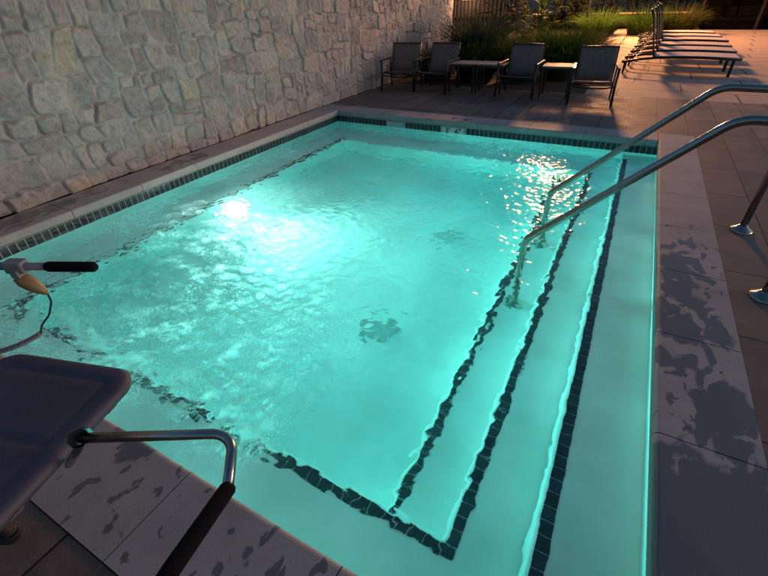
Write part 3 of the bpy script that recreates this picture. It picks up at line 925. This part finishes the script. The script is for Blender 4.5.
chair((-.62,8.58,0), 6, 'dark sling armchair at the right end of the row, catching the warm light')

def make_table(loc, rz, label):
    t = empty('side_table', loc, rz); tag(t, label, 'side table', 'small side tables between the chairs')
    a = MB(); a.rbox(-.26,.26,-.24,.24,.495,.52,.012); a.build('table_top', M['table_top'], t)
    a = MB()
    for y in (-.222,.222): a.box(-.24,.24,y-.012,y+.012,.462,.494)
    for x in (-.242,.242): a.box(x-.012,x+.012,-.208,.208,.462,.494)
    a.build('apron', M['dark_metal'], t)
    for sx in (-1,1):
        for sy in (-1,1):
            a = MB(); a.box(sx*.238-.016,sx*.238+.016,sy*.218-.016,sy*.218+.016,0,.4615); a.build('leg', M['dark_metal'], t)
    return t
tb = make_table((-3.02,8.92,0), 0, 'dark side table beside the second chair, left one of the touching pair')
for loc, rz, lab in (((-2.47,8.92,0),0,'dark side table left of the third chair, right one of the touching pair'), ((-1.27,8.95,0),2,'dark side table standing alone between the two right chairs')):
    c = copy_tree(tb); c.location = loc; c.rotation_euler = (0,0,math.radians(rz)); c['label'] = lab

# ------------------------------------------------------------------ loungers
def make_lounger(loc, label):
    """foot end at +X, raised back near x=.3 ; origin on the ground"""
    t = empty('sun_lounger', loc); tag(t, label, 'sun lounger', 'row of sun loungers with raised backs')
    hw = .44
    def strip(name, pts, mat, th=.012):
        bb = MB(); k = len(pts); vs_ = []
        for s in (0,1):
            for i, (x, z) in enumerate(pts):
                a = pts[max(0,i-1)]; c = pts[min(k-1,i+1)]; l = math.hypot(c[0]-a[0],c[1]-a[1])
                nx_, nz_ = -(c[1]-a[1])/l, (c[0]-a[0])/l
                for y in (-hw+.03,hw-.03): vs_.append((x+nx_*(s-.5)*th, y, z+nz_*(s-.5)*th))
        f_ = []; o2 = 2*k
        for i in range(k-1):
            a = 2*i
            f_ += [(a,a+1,a+3,a+2),(o2+a,o2+a+2,o2+a+3,o2+a+1),(a,a+2,o2+a+2,o2+a),(a+1,o2+a+1,o2+a+3,a+3)]
        f_ += [(0,o2,o2+1,1),(2*k-2,2*k-1,o2+2*k-1,o2+2*k-2)]
        bb.add(vs_, f_, False); return bb.build(name, mat, t)
    strip('seat', [(.27,.355),(.5,.366),(.8,.374),(1.1,.374),(1.45,.368),(1.83,.354)], M['sling_pale'])
    strip('backrest', [(.235,.36),(.17,.55),(.09,.85),(.03,1.05),(-.05,1.20)], M['sling'])
    a = MB()
    for sy in (-1,1):
        y = sy*hw
        a.tube(fillet([(-.36,y,.23),(.0,y,.30),(.35,y,.338),(.8,y,.353),(1.2,y,.352),(1.85,y,.332)],.3,5), .026, 8)
    a.tube([(1.85,-hw,.335),(1.85,hw,.335)], .018, 8); a.tube([(-.36,-hw,.23),(-.36,hw,.23)], .016, 8); a.tube([(-.1,-hw,.275),(-.1,hw,.275)], .013, 8); a.tube([(.26,-hw,.33),(.26,hw,.33)], .016, 8)
    a.build('frame', M['dark_metal'], t)
    a = MB()
    for sy in (-1,1):
        y = sy*(hw-.025)
        a.tube([(.24,y,.345),(.175,y,.55),(.10,y,.85),(.035,y,1.06),(-.05,y,1.22)], .016, 8)
    a.tube([(-.05,-hw+.02,1.22),(-.05,hw-.02,1.22)], .014, 8)
    a.build('back_frame', M['dark_metal'], t)
    for sy in (-1,1):
        a = MB(); a.tube([(.12,sy*(hw-.05),.72),(-.24,sy*(hw-.05),.25)], .009, 6); a.build('back_prop', M['dark_metal'], t)
        a = MB(); a.box(1.70,1.755,sy*(hw-.02)-.02,sy*(hw-.02)+.02,0,.335); a.build('leg', M['dark_metal'], t)
        a = MB(); a.box(-.32,-.275,sy*(hw-.02)-.02,sy*(hw-.02)+.02,0,.235); a.build('leg', M['dark_metal'], t)
    return t
names = ['nearest the camera', 'second from the camera', 'third from the camera', 'fourth from the camera', 'fifth from the camera', 'farthest from the camera']
lx = [0,.06,.10,.18,.14,.08]; ly = [12.58,13.95,15.27,16.8,18.15,19.6]
lg = make_lounger((lx[0],ly[0],0), 'sun lounger with raised back in the row on the deck, '+names[0])
for i in range(1,6):
    c = copy_tree(lg); c.location = (lx[i],ly[i],0); c['label'] = 'sun lounger with raised back in the row on the deck, '+names[i]

# ------------------------------------------------------------------ fence with lantern
fe = empty('slat_fence', (-4.35,13.5,0)); tag(fe, 'dark fence of upright slats at the end of the stone wall', 'fence')
for i in range(13):
    x = -.68+i*.113
    a = MB(); a.box(x-.036,x+.036,-.02,.02,.02,1.95+random.uniform(-.02,.02)); a.build('slat', M['fence_wood'], fe)
a = MB()
for z in (.25,1.05,1.7): a.box(-.74,.72,.021,.06,z-.04,z+.04)
a.build('fence_rail', M['dark_wood'], fe)
ln_ = empty('wall_lantern', (-4.55,13.30,1.50)); tag(ln_, 'small lit strip lantern fixed to the upright slat fence', 'lantern')
a = MB(); a.box(-.22,.22,-.06,.178,.02,.05); a.build('lantern_hood', M['dark_metal'], ln_)
M['warm_lens'] = emit('warm_lens', (1.,.66,.34), 1.4)
a = MB(); a.box(-.20,.20,-.02,.05,-.012,.019); a.build('lantern_lens', M['warm_lens'], ln_)

# ------------------------------------------------------------------ plants
def blades(bb, cx, cy, z0, n_, h, spread, wid, droop=.6, rad=.15, up=.0, seg=5):
    for _ in range(n_):
        a = random.uniform(0,2*PI); r0 = rad*math.sqrt(random.random())
        bx, by = cx+r0*math.cos(a), cy+r0*math.sin(a)
        a += random.uniform(-.6,.6)
        L0 = h*random.uniform(.55,1.1); out_ = spread*random.uniform(.2,1.)*(1-up)
        dx, dy = math.cos(a), math.sin(a); px, py = -dy, dx
        tw = random.uniform(-.7,.7)
        wdir = Vector((px*math.cos(tw), py*math.cos(tw), math.sin(tw)))
        vs_ = []; 
        for k in range(seg+1):
            s = k/seg
            rr_ = out_*(s**1.5)*L0
            zz = L0*(s-droop*out_*s**2.6)
            p = Vector((bx+dx*rr_, by+dy*rr_, z0+max(zz,.01)))
            w2 = wid*(1-s**1.8)*.5+.0008
            vs_ += [p-wdir*w2, p+wdir*w2]
        bb.add(vs_, [(2*k,2*k+1,2*k+3,2*k+2) for k in range(seg)], True)
def clump(name, loc, n_, h, spread, wid, mat, label, cat, group=None, **kw):
    bb = MB(); blades(bb, 0,0,0, n_, h, spread, wid, **kw)
    o = bb.build(name, mat, recalc=False); o.location = loc
    return tag(o, label, cat, group)
GR = 'ornamental grass clumps in the planting bed'
clump('spiky_plant', (-3.45,11.0,0), 900, 1.45, .85, .03, M['spiky'], 'dark blue green spiky plant fanning out in front of the slat fence', 'plant', droop=.35, rad=.18)
clump('grass_clump', (-4.1,10.1,0), 1300, .85, .9, .016, M['grass'], 'low green grass clump behind the second chair near the wall', 'plant', GR, rad=.3)
clump('grass_clump', (-3.2,10.2,0), 2000, .98, .9, .016, M['grass'], 'green grass clump behind the pair of side tables', 'plant', GR, rad=.35)
clump('grass_clump', (-2.25,10.4,0), 2600, 1.08, .9, .018, M['grass'], 'full green grass clump behind the third chair', 'plant', GR, rad=.4)
clump('grass_clump', (-1.55,11.0,0), 3000, 1.2, .9, .018, M['grass'], 'tall green grass clump behind the single side table', 'plant', GR, rad=.4)
clump('grass_clump', (-1.5,14.3,0), 1800, .95, .9, .018, M['grass_yellow'], 'dry yellowish grass clump beside the pale garden path', 'plant', GR, rad=.4)
clump('grass_clump', (-2.6,13.2,0), 1800, 1.05, .9, .018, M['grass'], 'green grass clump deep in the bed in front of the broad leaved plant', 'plant', GR, rad=.45)
clump('grass_clump', (-.2,23.2,0), 1100, 1.25, .9, .02, M['grass'], 'grass clump at the back just left of the lounger backs', 'plant', GR, rad=.6)
clump('grass_clump', (.95,23.5,0), 1200, 1.25, .9, .02, M['grass_yellow'], 'olive grass clump right behind the far loungers', 'plant', GR, rad=.6)
clump('grass_clump', (-1.9,22.6,0), 1000, 1.2, .9, .02, M['grass'], 'grass clump at the back left of the pale garden path', 'plant', GR, rad=.6)
# broad leaf plant
def broad(loc, n_, h, label, name='broad_leaf_plant', mat='broad', seed=3, big=.42):
    random.seed(seed); t = empty(name, loc); tag(t, label, 'plant')
    lv = MB(); stm = MB()
    for k in range(n_):
        a = random.uniform(0,2*PI); zt = h*random.uniform(.45,1.); r = random.uniform(.08,.4)
        p = Vector((math.cos(a)*r, math.sin(a)*r, zt))
        stm.tube([(math.cos(a)*.03,math.sin(a)*.03,0),(p.x*.4,p.y*.4,zt*.6),tuple(p)], .012, 6, radii=[.014,.011,.006])
        d = Vector((math.cos(a),math.sin(a),random.uniform(-.2,1.2))).normalized()
        sd = d.cross(Vector((0,0,1))).normalized(); upv = sd.cross(d)
        Ln = big*random.uniform(.7,1.2); vs_ = []
        for s in range(8):
            q_ = s/7; wd = Ln*.17*math.sin(PI*min(1,q_**.8*.97+.03))
            c = p+d*Ln*q_-Vector((0,0,1))*.35*Ln*q_*q_
            vs_ += [c-sd*wd+upv*wd*.35, c, c+sd*wd+upv*wd*.35]
        f_ = []
        for s in range(7):
            a0 = s*3; f_ += [(a0,a0+1,a0+4,a0+3),(a0+1,a0+2,a0+5,a0+4)]
        lv.add(vs_, f_, True)
    lv.build('leaves', M[mat], t, recalc=False); stm.build('stems', M[mat], t)
broad((-2.75,14.6,0), 16, 1.5, 'yellow green broad leaved plant lit by the lamp among the grasses', seed=4, big=.6)
broad((-3.6,13.0,0), 14, 1.5, 'dark strap leaved plant between the slat fence and the yellow plant', mat='spiky', seed=9, big=.55)
random.seed(21)
# back hedge: a row of shrubs one can tell apart only in part
def shrub(loc, r, h, n_, label, mat='hedge'):
    t = empty('shrub', loc); tag(t, label, 'shrub', 'dark shrubs behind the deck')
    bb = MB()
    for _ in range(n_):
        a = random.uniform(0,2*PI); e = random.uniform(-.1,1.); rr_ = random.uniform(.55,1.)**.5
        lump = 1+.25*math.sin(3*a+loc[0])+.2*math.sin(5*e+7*a)
        p = Vector((r*rr_*lump*math.cos(a)*math.cos(e*1.3), r*.8*rr_*lump*math.sin(a)*math.cos(e*1.3), h*(.12+.85*rr_*abs(e))))
        s = random.uniform(.05,.11)
        d = Vector((random.gauss(0,1),random.gauss(0,1),random.gauss(0,1))).normalized(); q_ = d.orthogonal().normalized()
        bb.add([p-d*s, p+q_*s*.45, p+d*s, p-q_*s*.45], [(0,1,2,3)])
    bb.build('foliage', M[mat], t, recalc=False)
    st_ = MB()
    for k in range(5):
        a = k*1.3; st_.tube([(.05*math.cos(a),.05*math.sin(a),0),(r*.4*math.cos(a),r*.4*math.sin(a),h*.7)], .02, 6)
    st_.build('stems', M['dark_wood'], t)
sh = [(-5.6,17.0,1.0,2.4,'left of the rest beyond the slat fence'),(-5.4,20.5,1.1,2.0,'right of the slat fence'),(-3.6,25.4,1.2,2.2,'behind the yellow broad leaved plant'),(-2.6,26.5,1.2,2.4,'left of the garden path end'),(-.6,28.0,1.3,2.4,'at the end of the garden path'),(1.2,28.2,1.2,2.4,'behind the olive grass clump')]
for x, y, r, h, lab in sh: shrub((x,y,0), r, h, 1500, 'dark leafy shrub '+lab)

# low white glimmer: a pale rail seen behind the plants
lw = empty('low_wall', (-1.1,27.2,0)); tag(lw, 'low pale capped garden wall behind the grasses', 'wall')
a = MB(); a.box(-4.5,2.6,-.1,.1,-.02,.62); a.build('wall_body', M['dark_wood'], lw)
a = MB(); a.box(-4.55,2.65,-.14,.14,.621,.68); a.build('wall_cap', M['concrete'], lw)

# dark pavilion with a bench at the upper right
pv = empty('cabana', (3.6,26.6,0)); tag(pv, 'dark cabana with a cushioned bench at the far end of the deck', 'cabana')
a = MB(); a.box(-1.75,2.6,1.4,1.5,0,2.4); a.build('back_wall', M['dark_wood'], pv)
for x in (-1.72,.45,2.55):
    a = MB(); a.box(x-.05,x+.05,-.05,.05,0,2.4); a.build('post', M['dark_metal'], pv)
a = MB(); a.box(-1.9,2.75,-.2,1.6,2.401,2.5); a.build('roof', M['dark_wood'], pv)
a = MB(); a.rbox(-1.55,2.4,.25,1.2,.0,.30,.03); a.build('bench_base', M['dark_wood'], pv)
a = MB()
for k in range(3): a.rbox(-1.52+k*1.3,-1.52+k*1.3+1.27,.22,1.18,.301,.45,.05)
a.build('seat_cushion', M['dark_cushion'], pv)
a = MB()
for k in range(3): a.rbox(-1.5+k*1.3,-1.5+k*1.3+1.22,1.0,1.2,.451,.85,.05)
a.build('back_cushion', M['dark_cushion'], pv)

# lamp post behind the beds (out of the picture's top edge): the warm light that throws the loungers' shadows
LP = Vector((-2.45,22.6,4.4))
lp = empty('street_lamp', (LP.x,LP.y,0)); tag(lp, 'tall dark lamp post with a warm glowing head behind the planting bed', 'street lamp')
a = MB(); a.tube([(0,0,0),(0,0,.5),(0,0,4.55)], .04, 14, radii=[.06,.045,.035]); a.build('post', M['dark_metal'], lp)
a = MB(); a.tube(fillet([(0,0,4.5),(0,0,4.75),(.0,-.35,4.75)],.12), .025, 10); a.lathe((0,-.45,4.70), [(0,.16),(.20,.13),(.41,0),(.43,-.04)], 28); a.build('lamp_arm', M['dark_metal'], lp)
a = MB(); a.lathe((0,-.45,4.67), [(0,-.12),(.2,-.10),(.34,-.05),(.40,.01)], 28); a.build('lamp_lens', emit('street_lamp_lens',(1.,.58,.28),10), lp)

# ------------------------------------------------------------------ lights
def lamp(name, typ, loc, col, energy, **kw):
    l = bpy.data.lights.new(name, typ); l.color = col; l.energy = energy
    for k, v in kw.items(): setattr(l, k, v)
    o = bpy.data.objects.new(name, l); o.location = loc; COL.objects.link(o); return o
SUN_EL, SUN_AZ = math.radians(5.), math.radians(72)
s = lamp('sun', 'SUN', (0,0,10), (1.,.67,.69), .92, angle=math.radians(25))
sd_ = Vector((math.sin(SUN_AZ)*math.cos(SUN_EL), math.cos(SUN_AZ)*math.cos(SUN_EL), math.sin(SUN_EL)))
s.rotation_euler = sd_.to_track_quat('Z','Y').to_euler()
lamp('street_lamp_light', 'POINT', (LP.x,LP.y-.45,4.06), (1.,.43,.17), 7800, shadow_soft_size=.6)
lamp('lantern_light', 'POINT', (-4.60,13.12,1.46), (1.,.52,.26), 16, shadow_soft_size=.08)
po = lamp('pool_lamp', 'SPOT', (BX0+.08,3.22,-.84), (.70,1.,.90), 1040, shadow_soft_size=.09, spot_size=math.radians(140), spot_blend=1.)
po.rotation_euler = (0, -math.radians(128), 0)

wd = bpy.data.worlds.new('World'); scene.world = wd; wd.use_nodes = True
nt = wd.node_tree; nt.nodes.clear(); n = N(nt)
sky = n('TexSky'); sky.sky_type = 'NISHITA'; sky.sun_disc = False; sky.sun_elevation = math.radians(5); sky.sun_rotation = SUN_AZ; sky.air_density = 1.2; sky.dust_density = 1.5; sky.ozone_density = 3.6
bg = n('Background'); bg.inputs[1].default_value = .2
n.link(sky.outputs[0], bg.inputs[0])
wo = n('OutputWorld'); n.link(bg.outputs[0], wo.inputs[0])

# ------------------------------------------------------------------ camera
R = [[0.8790781927466926,0.4758209451826353,-0.02856499890971656],[0.25202840426196754,-0.5148142139755805,-0.8194193117896791],[-0.40460253889758874,0.7131344566168492,-0.5724823423507631]]
cd = bpy.data.cameras.new('camera'); cam = bpy.data.objects.new('camera', cd); COL.objects.link(cam)
rt, dn, fw = Vector(R[0]), Vector(R[1]), Vector(R[2])
mat = Matrix((rt, -dn, -fw)).transposed().to_4x4(); mat.translation = Vector((0,0,1.6))
cam.matrix_world = mat
cd.sensor_fit = 'HORIZONTAL'; cd.sensor_width = 36; cd.lens = 415.152/768*36; cd.clip_start = .02; cd.clip_end = 2000
scene.camera = cam

scene.view_settings.view_transform = 'Standard'; scene.view_settings.look = 'None'; scene.view_settings.exposure = 0; scene.view_settings.gamma = 1; scene.view_settings.use_curve_mapping = False
cy = scene.cycles
cy.use_denoising = True
try: cy.denoiser = 'OPENIMAGEDENOISE'
except Exception: pass
cy.max_bounces = 16; cy.diffuse_bounces = 8; cy.glossy_bounces = 6; cy.transmission_bounces = 10; cy.volume_bounces = 1; cy.transparent_max_bounces = 8
cy.caustics_reflective = True; cy.caustics_refractive = True
cy.blur_glossy = .3; cy.sample_clamp_indirect = 6; cy.sample_clamp_direct = 0
